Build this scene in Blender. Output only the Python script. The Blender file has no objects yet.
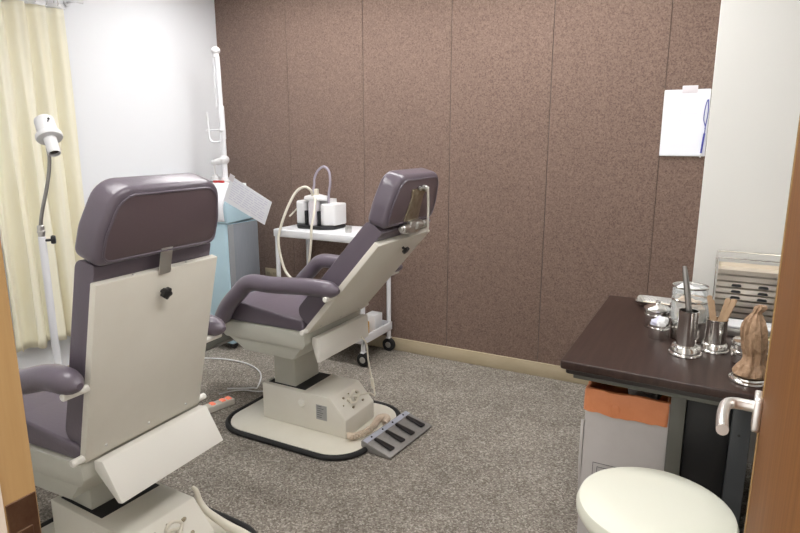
import bpy, bmesh, math, random
from mathutils import Vector, Matrix
random.seed(7)
scn = bpy.context.scene
COL = scn.collection
PI = math.pi

# ------------------------------------------------------------------ materials
def mat(name, color, rough=0.5, metal=0.0, noise=None, bump=None, emit=None, trans=0.0, alpha=1.0, coat=0.0, spec=0.5, sheen=0.0, noise_kind='noise'):
    m = bpy.data.materials.new(name)
    m.use_nodes = True
    nt = m.node_tree
    b = nt.nodes['Principled BSDF']
    b.inputs['Base Color'].default_value = (*color, 1)
    b.inputs['Roughness'].default_value = rough
    b.inputs['Metallic'].default_value = metal
    b.inputs['Specular IOR Level'].default_value = spec
    b.inputs['Transmission Weight'].default_value = trans
    b.inputs['Alpha'].default_value = alpha
    b.inputs['Coat Weight'].default_value = coat
    b.inputs['Sheen Weight'].default_value = sheen
    tc = nt.nodes.new('ShaderNodeTexCoord')
    if noise:
        # noise = (scale, colour2, lo, hi, stretch)
        sc, c2, lo, hi = noise[:4]
        st = noise[4] if len(noise) > 4 else (1, 1, 1)
        mp = nt.nodes.new('ShaderNodeMapping')
        mp.inputs['Scale'].default_value = st
        nt.links.new(tc.outputs['Object'], mp.inputs['Vector'])
        n = nt.nodes.new('ShaderNodeTexNoise')
        n.inputs['Scale'].default_value = sc
        n.inputs['Detail'].default_value = 5
        n.inputs['Roughness'].default_value = .65
        nt.links.new(mp.outputs[0], n.inputs['Vector'])
        r = nt.nodes.new('ShaderNodeValToRGB')
        r.color_ramp.elements[0].position = lo
        r.color_ramp.elements[1].position = hi
        r.color_ramp.elements[0].color = (*color, 1)
        r.color_ramp.elements[1].color = (*c2, 1)
        nt.links.new(n.outputs['Fac'], r.inputs['Fac'])
        nt.links.new(r.outputs['Color'], b.inputs['Base Color'])
    if bump:
        sc, strength, dist = bump
        n2 = nt.nodes.new('ShaderNodeTexNoise')
        n2.inputs['Scale'].default_value = sc
        n2.inputs['Detail'].default_value = 4
        nt.links.new(tc.outputs['Object'], n2.inputs['Vector'])
        bp = nt.nodes.new('ShaderNodeBump')
        bp.inputs['Strength'].default_value = strength
        bp.inputs['Distance'].default_value = dist
        nt.links.new(n2.outputs['Fac'], bp.inputs['Height'])
        nt.links.new(bp.outputs['Normal'], b.inputs['Normal'])
    if emit:
        b.inputs['Emission Color'].default_value = (*emit[0], 1)
        b.inputs['Emission Strength'].default_value = emit[1]
    return m

M = {}
M['vinyl'] = mat('plum_vinyl', (.128, .106, .134), .28, bump=(90, .12, .004), spec=.5)
M['vinyl_back'] = mat('brown_plum_vinyl', (.118, .084, .094), .32, bump=(90, .12, .004))
M['cream'] = mat('cream_enamel', (.74, .715, .64), .42, noise=(6, (.71, .68, .60), .35, .7))
M['cream_flap'] = mat('pale_cream_enamel', (.80, .785, .73), .4)
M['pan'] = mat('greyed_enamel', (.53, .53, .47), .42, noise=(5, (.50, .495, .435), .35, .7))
M['base_plate'] = mat('base_plate_cream', (.74, .71, .62), .4, noise=(5, (.69, .655, .56), .4, .7))
M['rubber'] = mat('black_rubber', (.012, .012, .013), .6)
M['black'] = mat('black_plastic', (.012, .012, .014), .35)
M['steel'] = mat('stainless_steel', (.80, .79, .77), .16, 1.0)
M['tray_steel'] = mat('tray_steel_warm_reflection', (.86, .79, .69), .34, .75)  # beige base paints the reflected warm room into the steel
M['steel_dull'] = mat('brushed_steel', (.62, .61, .59), .33, 1.0)
M['steel_dark'] = mat('dark_steel', (.30, .29, .28), .3, 1.0)
M['brass'] = mat('worn_zinc_plate', (.46, .41, .31), .34, 1.0, noise=(30, (.30, .25, .17), .4, .7))
M['white_plastic'] = mat('white_plastic', (.78, .78, .79), .35)
M['white_enamel'] = mat('white_enamel', (.80, .81, .84), .35)
M['white_cloth'] = mat('cotton_wool', (.85, .85, .86), .95, bump=(60, .8, .01))
M['paper'] = mat('white_paper', (.84, .855, .91), .8)
M['ink'] = mat('pale_printed_ink', (.66, .655, .78), .8)
M['blue_ink'] = mat('blue_pen', (.05, .06, .35), .3)
M['clear_plastic'] = mat('clear_tape', (.72, .68, .72), .3)
M['unit_blue'] = mat('pale_blue_enamel', (.50, .69, .79), .4, noise=(5, (.46, .65, .755), .4, .7))
M['unit_grey'] = mat('grey_laminate', (.225, .245, .275), .45, noise=(20, (.255, .27, .30), .4, .7, (8, 8, .6)))
M['unit_grey_light'] = mat('light_grey_laminate', (.30, .31, .33), .45)
M['cream_tube'] = mat('cream_silicone_tube', (.74, .70, .60), .35)
M['mauve_tube'] = mat('mauve_clear_tube', (.46, .42, .50), .25, alpha=.85)
M['coil'] = mat('beige_cord', (.66, .55, .44), .5)
M['pedal_grey'] = mat('grey_pedal_housing', (.30, .29, .28), .42, .25, noise=(60, (.26, .25, .24), .4, .7))
M['grey_strip'] = mat('pale_grey_printed_strip', (.42, .44, .52), .45)
M['sticker'] = mat('grey_rating_sticker', (.36, .36, .35), .5)
M['dark_print'] = mat('dark_print', (.06, .06, .07), .6)
M['red_lit'] = mat('lit_red_switch', (.70, .20, .12), .3, emit=((1, .25, .15), .25))
M['red'] = mat('red_plastic', (.5, .03, .03), .4)
M['desk_top'] = mat('dark_walnut_laminate', (.028, .015, .012), .33, noise=(5, (.052, .030, .024), .35, .7, (12, .8, 4)), spec=.3)
M['desk_edge'] = mat('dark_walnut_edging', (.016, .011, .010), .35)
M['desk_metal'] = mat('olive_grey_steel', (.115, .115, .098), .45)
M['desk_black'] = mat('black_modesty_panel', (.008, .008, .009), .5)
M['desk_grey'] = mat('blue_grey_steel', (.055, .06, .066), .45)
M['carton'] = mat('grey_white_carton', (.58, .55, .54), .75, noise=(9, (.54, .51, .50), .35, .7))
M['carton_in'] = mat('brown_carton_inside', (.20, .09, .045), .8)
M['orange'] = mat('orange_bag_liner', (.80, .30, .13), .42, noise=(8, (.72, .25, .10), .35, .7), bump=(14, .5, .02))
M['film'] = mat('crumpled_clear_film', (.72, .70, .70), .22, alpha=.8, bump=(45, .8, .02))
M['stool'] = mat('cream_stool_vinyl', (.72, .725, .63), .42, bump=(60, .05, .003))
M['glass'] = mat('jar_glass', (.93, .96, .95), .03, trans=1.0)
M['glass_alpha'] = mat('thin_jar_glass', (.82, .86, .86), .05, alpha=.30, spec=1.0)
M['cotton_lilac'] = mat('lilac_cotton', (.66, .66, .80), .95, bump=(80, .6, .01))
M['cotton_beige'] = mat('beige_gauze', (.56, .47, .38), .95, bump=(60, .7, .01))
M['yellow'] = mat('yellow_swab', (.75, .68, .38), .9)
M['wood_stick'] = mat('birch_stick', (.60, .42, .27), .6, noise=(20, (.50, .33, .20), .4, .7))
M['brown_bag'] = mat('tan_bag', (.42, .27, .165), .55, noise=(16, (.20, .115, .06), .38, .68, (2, 2, .5)), bump=(32, .9, .02))
M['beige_tray'] = mat('beige_tray_inside', (.60, .50, .36), .4)
M['amber'] = mat('amber_bottle', (.75, .42, .08), .4)
M['wood'] = mat('door_veneer', (.215, .090, .024), .6, noise=(7, (.155, .06, .015), .35, .72, (9, 9, .5)), spec=.25)
M['wood_edge'] = mat('door_lipping', (.28, .14, .046), .6, noise=(8, (.23, .11, .035), .35, .7, (9, 9, .5)), spec=.25)
M['inlay'] = mat('pale_inlay', (.42, .27, .12), .6, spec=.25)
M['jamb'] = mat('jamb_wood', (.52, .335, .15), .5, noise=(7, (.45, .275, .115), .35, .72, (9, 9, .5)))
M['casing'] = mat('cream_casing', (.80, .70, .60), .5)
M['bronze'] = mat('bronze_strike', (.14, .075, .05), .38, .8, noise=(25, (.22, .14, .09), .4, .7))
M['handle'] = mat('satin_nickel', (.90, .88, .86), .34, 1.0)
M['wall_white'] = mat('white_paint_daylight_tint', (.86, .88, .915), .75, bump=(220, .05, .002))  # bluish daylight on the left wall is tinted into the white
M['wall_warm_tint'] = mat('white_paint_warm_light_tint', (.82, .815, .785), .75, bump=(220, .05, .002))  # warmer light of the right side is put into this white
M['ceil'] = mat('ceiling_white', (.85, .85, .84), .85)
M['baseboard'] = mat('cream_baseboard', (.52, .44, .31), .5, noise=(5, (.45, .375, .25), .35, .7, (1, 3, 3)))
M['curtain'] = mat('cream_curtain', (.91, .885, .74), .85, noise=(4, (.89, .84, .64), .35, .7, (1, 4, .4)))
M['curtain_net'] = mat('white_curtain_heading', (.88, .89, .90), .85)
M['lamp_lens'] = mat('dark_lens', (.02, .008, .008), .2)
M['diffuser'] = mat('lit_diffuser', (.9, .9, .9), .5, emit=((1.0, .985, .965), 1.0))

def carpet():
    m = bpy.data.materials.new('grey_loop_carpet'); m.use_nodes = True
    nt = m.node_tree; b = nt.nodes['Principled BSDF']
    tc = nt.nodes.new('ShaderNodeTexCoord')
    v = nt.nodes.new('ShaderNodeTexVoronoi'); v.inputs['Scale'].default_value = 165
    nt.links.new(tc.outputs['Object'], v.inputs['Vector'])
    sp = nt.nodes.new('ShaderNodeSeparateColor'); nt.links.new(v.outputs['Color'], sp.inputs[0])
    r = nt.nodes.new('ShaderNodeValToRGB')
    e = r.color_ramp.elements
    e[0].position = 0; e[0].color = (.17, .148, .124, 1)
    e[1].position = 1; e[1].color = (.50, .46, .41, 1)
    x = e.new(.35); x.color = (.25, .224, .192, 1)
    x = e.new(.75); x.color = (.335, .304, .265, 1)
    nt.links.new(sp.outputs[0], r.inputs['Fac'])
    n = nt.nodes.new('ShaderNodeTexNoise'); n.inputs['Scale'].default_value = 5; n.inputs['Detail'].default_value = 6
    nt.links.new(tc.outputs['Object'], n.inputs['Vector'])
    mr = nt.nodes.new('ShaderNodeMapRange'); mr.inputs['To Min'].default_value = .72; mr.inputs['To Max'].default_value = 1.25
    nt.links.new(n.outputs['Fac'], mr.inputs['Value'])
    mx = nt.nodes.new('ShaderNodeVectorMath'); mx.operation = 'SCALE'
    nt.links.new(r.outputs['Color'], mx.inputs[0]); nt.links.new(mr.outputs[0], mx.inputs['Scale'])
    nt.links.new(mx.outputs[0], b.inputs['Base Color'])
    b.inputs['Roughness'].default_value = .95; b.inputs['Specular IOR Level'].default_value = .1
    bp = nt.nodes.new('ShaderNodeBump'); bp.inputs['Strength'].default_value = .7; bp.inputs['Distance'].default_value = .006
    nt.links.new(v.outputs['Distance'], bp.inputs['Height']); nt.links.new(bp.outputs['Normal'], b.inputs['Normal'])
    return m
M['carpet'] = carpet()

def felt():
    m = bpy.data.materials.new('brown_felt_panel'); m.use_nodes = True
    nt = m.node_tree; b = nt.nodes['Principled BSDF']
    tc = nt.nodes.new('ShaderNodeTexCoord')
    n = nt.nodes.new('ShaderNodeTexNoise'); n.inputs['Scale'].default_value = 140; n.inputs['Detail'].default_value = 6; n.inputs['Roughness'].default_value = .75
    nt.links.new(tc.outputs['Object'], n.inputs['Vector'])
    r = nt.nodes.new('ShaderNodeValToRGB'); e = r.color_ramp.elements
    e[0].position = .33; e[0].color = (.090, .054, .040, 1)
    e[1].position = .67; e[1].color = (.285, .196, .158, 1)
    nt.links.new(n.outputs['Fac'], r.inputs['Fac'])
    nt.links.new(r.outputs['Color'], b.inputs['Base Color'])
    b.inputs['Roughness'].default_value = .8; b.inputs['Specular IOR Level'].default_value = .3
    b.inputs['Sheen Weight'].default_value = .3
    bp = nt.nodes.new('ShaderNodeBump'); bp.inputs['Strength'].default_value = .35; bp.inputs['Distance'].default_value = .003
    nt.links.new(n.outputs['Fac'], bp.inputs['Height']); nt.links.new(bp.outputs['Normal'], b.inputs['Normal'])
    return m
M['felt'] = felt()

# ------------------------------------------------------------------ mesh builder
def rounded(pts, r, n=5):
    """2D polygon with rounded corners; r a number or one per corner."""
    out = []
    k = len(pts)
    for i in range(k):
        p = Vector(pts[i]); a = Vector(pts[i-1]); c = Vector(pts[(i+1) % k])
        ri = r[i] if isinstance(r, (list, tuple)) else r
        if ri <= 0:
            out.append((p.x, p.y)); continue
        u = (a-p).normalized(); v = (c-p).normalized()
        ang = u.angle(v)
        d = min(ri/math.tan(ang/2), (a-p).length*.49, (c-p).length*.49)
        rr = d*math.tan(ang/2)
        cen = p + (u+v).normalized()*(rr/math.sin(ang/2))
        s = p+u*d-cen; e = p+v*d-cen
        a0 = math.atan2(s.y, s.x); a1 = math.atan2(e.y, e.x)
        da = (a1-a0+PI) % (2*PI)-PI
        for j in range(n+1):
            t = a0+da*j/n
            out.append((cen.x+rr*math.cos(t), cen.y+rr*math.sin(t)))
    return out

def crom(pts, n=8):
    P = [Vector(p) for p in pts]
    if len(P) < 3: return P
    out = []
    for i in range(len(P)-1):
        p0 = P[i-1] if i > 0 else P[0]*2-P[1]
        p1, p2 = P[i], P[i+1]
        p3 = P[i+2] if i+2 < len(P) else P[-1]*2-P[-2]
        for j in range(n):
            t = j/n
            out.append(.5*((2*p1)+(-p0+p2)*t+(2*p0-5*p1+4*p2-p3)*t*t+(-p0+3*p1-3*p2+p3)*t**3))
    out.append(P[-1])
    return out

class MB:
    def __init__(s):
        s.bm = bmesh.new()
    def add(s, t, mx=None):
        if mx is not None: bmesh.ops.transform(t, matrix=mx, verts=t.verts)
        me = bpy.data.meshes.new('t'); t.to_mesh(me); t.free()
        s.bm.from_mesh(me); bpy.data.meshes.remove(me)
        return s
    def bev(s, t, b, seg=2, ang=30):
        if b > 0:
            ed = [e for e in t.edges if len(e.link_faces) == 2 and e.calc_face_angle(0) > math.radians(ang)]
            bmesh.ops.bevel(t, geom=ed, offset=b, segments=seg, profile=.5, affect='EDGES', clamp_overlap=True)
    def box(s, x0, x1, y0, y1, z0, z1, b=.003, seg=2, mx=None):
        t = bmesh.new()
        bmesh.ops.create_cube(t, size=1)
        bmesh.ops.transform(t, matrix=Matrix.Translation(((x0+x1)/2, (y0+y1)/2, (z0+z1)/2)) @ Matrix.Diagonal((abs(x1-x0), abs(y1-y0), abs(z1-z0), 1)), verts=t.verts)
        s.bev(t, b, seg)
        return s.add(t, mx)
    def prism(s, pts, a0, a1, axis='y', b=.003, seg=2, mx=None, ang=30, top=None):
        """polygon pts extruded from a0 to a1 along axis. y: pts=(x,z); x: pts=(y,z); z: pts=(x,y)"""
        t = bmesh.new()
        def v(p, a):
            return {'y': (p[0], a, p[1]), 'x': (a, p[0], p[1]), 'z': (p[0], p[1], a)}[axis]
        va = [t.verts.new(v(p, a0)) for p in pts]
        vb = [t.verts.new(v(p, a1)) for p in (top or pts)]
        t.faces.new(va); t.faces.new(vb[::-1])
        k = len(pts)
        for i in range(k):
            t.faces.new((va[i], vb[i], vb[(i+1) % k], va[(i+1) % k]))
        bmesh.ops.recalc_face_normals(t, faces=t.faces)
        s.bev(t, b, seg, ang)
        return s.add(t, mx)
    def lathe(s, prof, n=32, mx=None, wob=None):
        """prof: (r,z) list from bottom to top"""
        t = bmesh.new()
        rings = []
        for r, z in prof:
            if r < 1e-5:
                rings.append([t.verts.new((0, 0, z))])
            else:
                rr = []
                for i in range(n):
                    a = 2*PI*i/n
                    q = r*(wob(a, z) if wob else 1)
                    rr.append(t.verts.new((q*math.cos(a), q*math.sin(a), z)))
                rings.append(rr)
        for A, B in zip(rings, rings[1:]):
            for i in range(n):
                a = A[i % len(A)]; b = A[(i+1) % n % len(A)]; c = B[(i+1) % n % len(B)]; d = B[i % len(B)]
                f = []
                for q in (a, b, c, d):
                    if q not in f: f.append(q)
                if len(f) > 2:
                    try: t.faces.new(f)
                    except ValueError: pass
        bmesh.ops.recalc_face_normals(t, faces=t.faces)
        return s.add(t, mx)
    def cyl(s, p, q, r, n=20, r2=None, cap=0.0):
        p = Vector(p); q = Vector(q); d = q-p; L = d.length
        mx = Matrix.Translation(p) @ d.to_track_quat('Z', 'Y').to_matrix().to_4x4()
        r2 = r if r2 is None else r2
        c = min(.003, r*.3, L*.3) if cap == 0 else cap
        return s.lathe([(0, 0), (r-c, 0), (r, c), (r2, L-c), (max(r2-c, .0001), L), (0, L)], n, mx)
    def tube(s, pts, r, n=10, smooth=8, mx=None, flat=None, ends=True, closed=False):
        """r number or function of t; flat=(ry,rz) factors for an oval section"""
        P = crom(pts, smooth) if smooth else [Vector(p) for p in pts]
        t = bmesh.new()
        k = len(P); rings = []
        up = None
        for i, p in enumerate(P):
            if closed: d = P[(i+1) % k]-P[i-1]
            else: d = P[min(i+1, k-1)]-P[max(i-1, 0)]
            d.normalize()
            if up is None:
                h = Vector((0, 1, 0)) if abs(d.y) < .9 else Vector((0, 0, 1))
            else:
                h = up
            u = (h-d*h.dot(d)).normalized(); w = d.cross(u); up = u
            rad = r(i/(k-1)) if callable(r) else r
            fu, fw = flat if flat else (1, 1)
            rings.append([t.verts.new(p+u*rad*fu*math.cos(2*PI*j/n)+w*rad*fw*math.sin(2*PI*j/n)) for j in range(n)])
        for a in range(k if closed else k-1):
            A = rings[a]; B = rings[(a+1) % k]
            for j in range(n):
                t.faces.new((A[j], A[(j+1) % n], B[(j+1) % n], B[j]))
        if ends and not closed:
            t.faces.new(rings[0][::-1]); t.faces.new(rings[-1])
        bmesh.ops.recalc_face_normals(t, faces=t.faces)
        return s.add(t, mx)
    def ball(s, c, rx, ry=None, rz=None, lump=0, seed=0, u=16, v=10, mx=None):
        t = bmesh.new()
        bmesh.ops.create_uvsphere(t, u_segments=u, v_segments=v, radius=1)
        R = random.Random(seed)
        ph = [R.uniform(0, 6) for _ in range(6)]
        for w in t.verts:
            f = 1+lump*(math.sin(5*w.co.x+ph[0])*math.sin(4*w.co.y+ph[1])+math.sin(6*w.co.z+ph[2]+3*w.co.x)*.7)
            w.co = Vector((w.co.x*rx*f, w.co.y*(ry or rx)*f, w.co.z*(rz or rx)*f))+Vector(c)
        return s.add(t, mx)
    def obj(s, name, m, parent=None, sharp=35):
        me = bpy.data.meshes.new(name)
        s.bm.to_mesh(me); s.bm.free()
        me.materials.append(m)
        for p in me.polygons: p.use_smooth = True
        if sharp: me.set_sharp_from_angle(angle=math.radians(sharp))
        o = bpy.data.objects.new(name, me); COL.objects.link(o)
        if parent: o.parent = parent
        return o

def thing(name, label, cat, loc=(0, 0, 0), rz=0, group=None):
    o = bpy.data.objects.new(name, None); COL.objects.link(o)
    o.location = loc; o.rotation_euler = (0, 0, rz); o.empty_display_size = .1
    o['label'] = label; o['category'] = cat
    if group: o['group'] = group
    return o
def tag(o, label, cat, group=None, loc=None, rz=None):
    o['label'] = label; o['category'] = cat
    if group: o['group'] = group
    if loc is not None: o.location = loc
    if rz is not None: o.rotation_euler = (0, 0, rz)
    return o
def struct(o):
    o['kind'] = 'structure'; return o
T = Matrix.Translation
def RX(a): return Matrix.Rotation(math.radians(a), 4, 'X')
def RY(a): return Matrix.Rotation(math.radians(a), 4, 'Y')
def RZ(a): return Matrix.Rotation(math.radians(a), 4, 'Z')

# ------------------------------------------------------------------ room
WY = 3.411; LX = -3.32; RXW = 1.05; FY = .315; CH = 2.5; CX = -.074; CYF = 2.85
struct(MB().box(LX-.1, RXW+.1, -1.2, WY+.1, -.1, 0, 0).obj('floor', M['carpet']))
struct(MB().box(LX-.1, RXW+.1, -1.2, WY+.1, CH, CH+.1, 0).obj('ceiling', M['ceil']))
struct(MB().box(LX-.1, LX, FY, WY+.1, 0, CH, 0).obj('wall_left', M['wall_white']))
struct(MB().box(RXW, RXW+.1, FY, WY+.1, 0, CH, 0).obj('wall_right', M['wall_warm_tint']))
m = MB()
seams = [LX, -2.69, -2.085, -1.478, -.88, -.30, CX+.02]
m.box(LX, CX, WY+.012, WY+.1, 0, CH, 0)
for a, b in zip(seams, seams[1:]):
    m.box(a+.0016, b-.0016, WY, WY+.012, .001, CH, .0012, 1)
struct(m.obj('wall_back', M['felt']))
struct(MB().box(CX, RXW, CYF, WY+.1, 0, CH, .004).obj('wall_column', M['wall_warm_tint']))
struct(MB().box(LX+.012, CX, WY-.012, WY, 0, .088, .003).obj('baseboard_back', M['baseboard']))
struct(MB().box(LX, LX+.012, FY, WY, 0, .088, .003).obj('baseboard_left', M['baseboard']))
JX = -.607            # room side of the left jamb
DJX = .115           # right jamb
m = MB()
m.box(LX-.1, JX-.035, FY-.13, FY, 0, CH, 0)
m.box(DJX+.035, RXW+.1, FY-.13, FY, 0, CH, 0)
m.box(JX-.035, DJX+.035, FY-.13, FY, 2.06, CH, 0)
struct(m.obj('wall_front', M['wall_warm_tint']))
# door frame
m = MB()
m.box(JX-.035, JX, FY-.027, FY+.008, 0, 2.03, .002)
m.box(DJX, DJX+.035, FY-.027, FY+.008, 0, 2.03, .002)
m.box(JX-.035, DJX+.035, FY-.027, FY+.008, 2.03, 2.06, .002)
fr = struct(m.obj('trim_1', M['jamb']))
m = MB()
m.box(JX-.0005, JX+.0015, FY-.024, FY+.006, .90, 1.038, .0005, 1)
m.box(JX+.001, JX+.004, FY-.018, FY-.002, .93, 1.005, .0006, 1)
m.obj('strike_plate', M['bronze'], fr)
m = MB()
m.box(JX-.035, JX+.006, FY-.15, FY-.027, 0, 2.03, .003)
m.box(DJX-.006, DJX+.035, FY-.15, FY-.027, 0, 2.03, .003)
m.box(JX-.035, DJX+.035, FY-.15, FY-.027, 2.03, 2.06, .003)
struct(m.obj('trim_2', M['casing']))
# open door leaf, hinged on the right jamb, swung into the room
door = bpy.data.objects.new('door_1', None); COL.objects.link(door); struct(door)
door.location = (.0795, .94, 0); door.rotation_euler = (0, 0, math.radians(-2.4))
# local: free edge at y=0, leaf runs to -y, left face x=0
MB().box(.0, .038, -.60, -.018, .012, 2.02, .0015).obj('door_leaf', M['wood'], door)
MB().box(-.0006, .0386, -.018, 0, .012, 2.02, .0015).obj('edge_lipping', M['wood_edge'], door)
m = MB()
for y in (-.036, -.030):
    m.box(-.0012, .001, y-.0022, y+.0022, .012, 2.02, .0002, 1)
m.obj('inlay_line', M['inlay'], door)
h = MB().prism(rounded([(-.050, 1.008), (-.010, 1.008), (-.010, 1.058), (-.050, 1.058)], .006), -.010, 0, 'x', b=.002).obj('door_handle', M['handle'], door)
m = MB()
m.tube([(-.008, -.030, 1.039), (-.026, -.030, 1.039), (-.037, -.033, 1.039), (-.043, -.043, 1.039), (-.045, -.065, 1.039), (-.045, -.095, 1.038), (-.0435, -.122, 1.036)], .0075, 14, flat=(1, 1.1))
m.obj('lever', M['handle'], h)

# ceiling lights
def ceiling_light(x, y, rz, label):
    t = thing('ceiling_light', label, 'light', (x, y, CH), rz, 'ceiling lights')
    m = MB()
    m.box(-.64, .64, -.17, -.15, -.06, 0, .002); m.box(-.64, .64, .15, .17, -.06, 0, .002)
    m.box(-.64, -.62, -.15, .15, -.06, 0, .002); m.box(.62, .64, -.15, .15, -.06, 0, .002)
    m.obj('frame', M['white_enamel'], t)
    MB().box(-.62, .62, -.15, .15, -.05, -.01, .004).obj('diffuser', M['diffuser'], t)
ceiling_light(-.90, 2.80, 0, 'lit white ceiling fixture along the brown wall, nearest the clipboard')
ceiling_light(-2.25, 2.80, 0, 'lit white ceiling fixture along the brown wall, nearest the corner')
ceiling_light(-1.75, 1.15, PI/2, 'lit white ceiling fixture above the near chair')
ceiling_light(-.30, 1.20, PI/2, 'lit white ceiling fixture above the stool')

# ------------------------------------------------------------------ treatment chairs
def make_chair(loc, rz, a, hinge, ha, flap, cush, label, swivel=0, off=(0, 0, 0), rod=.252, hw=.238, knob=.0, hro=(0, 0, .05), hrt=.09, hrh=1.0):
    U = T(off) @ RZ(swivel)
    t = thing('treatment_chair', label, 'chair', loc, rz, 'reclining treatment chairs')
    # base
    pl = rounded([(-.405, -.29), (.355, -.29), (.355, .28), (-.405, .28)], .15, 8)
    MB().prism(pl, .004, .022, 'z', b=.004).obj('base_plate', M['base_plate'], t)
    rim = [(x, y, .013) for x, y in rounded([(-.42, -.305), (.37, -.305), (.37, .295), (-.42, .295)], .165, 8)]
    MB().tube(rim, .013, 10, 0, closed=True).obj('rubber_rim', M['rubber'], t)
    side = [(-.248, .022), (.248, .022), (.248, .113), (.160, .208), (-.248, .208)]
    ped = MB().prism(side, -.129, .129, 'y', b=.004).obj('pedestal', M['cream'], t)
    m = MB(); m.box(-.225, .0, -.105, .115, .2075, .2105, .001); m.obj('bellows_slot', M['rubber'], ped)
    m = MB().cyl((-.003, -.128, .153), (-.003, -.138, .153), .019, 24); m.obj('cover_knob', M['cream_flap'], ped)
    MB().box(.080, .142, -.1302, -.1288, .088, .163, .0004, 1).obj('rating_label', M['sticker'], ped)
    m = MB()
    for i in range(6):
        m.box(.086, .086+random.uniform(.025, .05), -.1308, -.13, .155-i*.011, .1572-i*.011, 0)
    m.obj('label_print', M['dark_print'], ped)
    sl = math.degrees(math.atan2(.208-.113, .248-.160))
    fx = T((.204, 0, .1605)) @ RY(90-(90-sl))     # frame on the sloping face, local z = outward
    fx = T((.204, 0, .1605)) @ RY(sl)
    for (u, y, r, hgt) in ((-.01, -.03, .010, .022), (.005, .02, .011, .02), (-.02, .055, .007, .014), (.03, .06, .006, .008), (-.03, -.05, .006, .006), (.032, -.03, .006, .008), (.0, -.08, .004, .004), (-.035, .0, .004, .004)):
        MB().lathe([(0, 0), (r, 0), (r, hgt*.6), (r*.7, hgt*.65), (r*.7, hgt), (0, hgt)], 14, fx @ T((u, y, 0))).obj('connector', M['cream_tube' if r > .009 else 'brass'], ped)
    m = MB(); m.tube([tuple((fx @ Vector(p))) for p in ((-.01, -.03, .02), (-.022, -.035, .045), (-.03, -.01, .05), (-.012, .02, .042), (.010, .0, .036), (.020, -.03, .030), (.005, -.045, .022), (-.012, -.02, .026), (.0, .015, .03), (.005, .02, .022))], .0055, 8)
    m.obj('plug_lead', M['cream_tube'], ped)
    # column
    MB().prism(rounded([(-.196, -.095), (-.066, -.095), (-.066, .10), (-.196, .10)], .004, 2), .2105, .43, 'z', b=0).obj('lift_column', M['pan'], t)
    # seat pan: vertical upper band and a lower tray that tapers under it
    m = MB()
    m.prism([(-.41, .50), (-.365, .548), (.095, .552), (.102, .50), (.035, .412), (-.25, .412)], -.232, .232, 'y', b=.003, mx=U)
    m.prism([(-.41, .50), (-.365, .548), (.105, .552), (.112, .498), (.095, .472), (-.365, .468)], -.238, .238, 'y', b=.004, mx=U)
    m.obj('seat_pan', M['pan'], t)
    MB().box(.02, .11, -.10, .10, .425, .50, .004, mx=U).obj('back_hinge_block', M['pan'], t)
    # seat cushion with raised front roll
    sc = rounded([(-.40, .55), (.10, .553), (.10, .605), (.0, .612), (-.20, .635), (-.33, .655), (-.42, .62)], [.02, .01, .03, .1, .15, .07, .05], 5)
    MB().prism(sc, -.228, .228, 'y', b=.024, seg=4, ang=50, mx=U).obj('seat_cushion', M['vinyl'], t)
    # leg rest
    lr = MB(); lx = U @ T((-.39, 0, .485)) @ RY(-28)
    lr.box(-.36, .02, -.20, .20, -.012, .055, .025, 4, mx=lx)
    leg = lr.obj('leg_rest', M['vinyl'], t)
    MB().box(-.34, .045, -.21, .21, -.045, -.012, .004, mx=lx).obj('leg_rest_frame', M['desk_metal'], leg)
    # back (built upright with the hinge at the origin, then leaned back)
    B = U @ T(hinge) @ RY(a)
    L = .570
    pan = MB().box(-.026, 0, -hw, hw, 0, L, .004, mx=B).obj('back_panel', M['cream'], t)
    MB().lathe([(0, 0), (.006, 0), (.006, .012), (.017, .014), (.017, .026), (.012, .029), (0, .029)], 36, B @ T((0, knob, .500)) @ RY(90), wob=lambda an, z: 1+.13*math.cos(5*an) if z > .012 else 1).obj('star_knob', M['black'], pan)
    for y in (-.16, .0, .16): MB().lathe([(0, 0), (.005, 0), (.004, .002), (0, .003)], 10, B @ T((0, y, .03)) @ RY(90)).obj('screw', M['steel_dull'], pan)
    for y in (-.10, .10): MB().lathe([(0, 0), (.004, 0), (.003, .002), (0, .003)], 10, B @ T((-.012, y, L))).obj('screw', M['steel_dull'], pan)
    cp = rounded([(-cush, .03), (-.026, .03), (-.026, L+.045), (-cush+.005, L+.045)], [.045, .004, .01, .03], 5)
    MB().prism(cp, -hw+.010, hw-.010, 'y', b=.022, seg=4, mx=B, ang=50).obj('back_cushion', M['vinyl'], t)
    # rods
    for s in (-1, 1):
        for ye, ze in ((.315, rod), (.275, .012)):
            MB().cyl(B @ Vector((-.012, s*.2, ze)), B @ Vector((-.012, s*(ye+hw-.238), ze)), .0115, 16).obj('pivot_rod', M['cream_flap'], t)
    # lower flap (wedge under the panel)
    hx, hz = hinge[0], hinge[2]
    f = flap
    MB().prism([(hx+f[0], hz+f[1]), (hx+f[2], hz+f[3]), (hx+f[2]-.018, hz+f[3]-.004), (hx+f[0]-.038, hz+f[1]-.035), (hx+f[0]-.036, hz+f[1]-.004)], -.205, .222, 'y', b=.003, mx=U).obj('lower_flap', M['cream_flap'], t)
    # headrest
    H = B @ T((0, 0, L)) @ T(hro) @ RY(ha)
    HS = Matrix.Diagonal((1, 1.03, hrh, 1))
    H = H @ HS
    op = rounded([(-.220, 0), (.220, 0), (.217, .09), (.182, .212), (-.182, .212), (-.217, .09)], [.03, .03, .12, .07, .07, .12], 7)
    hr = MB().prism(op, -hrt, 0, 'x', b=.020, seg=5, mx=H, ang=50).obj('headrest', M['vinyl'], t)
    ip = rounded([(-.200, .017), (.200, .017), (.197, .09), (.166, .194), (-.166, .194), (-.197, .09)], [.025, .025, .1, .06, .06, .1], 7)
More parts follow.
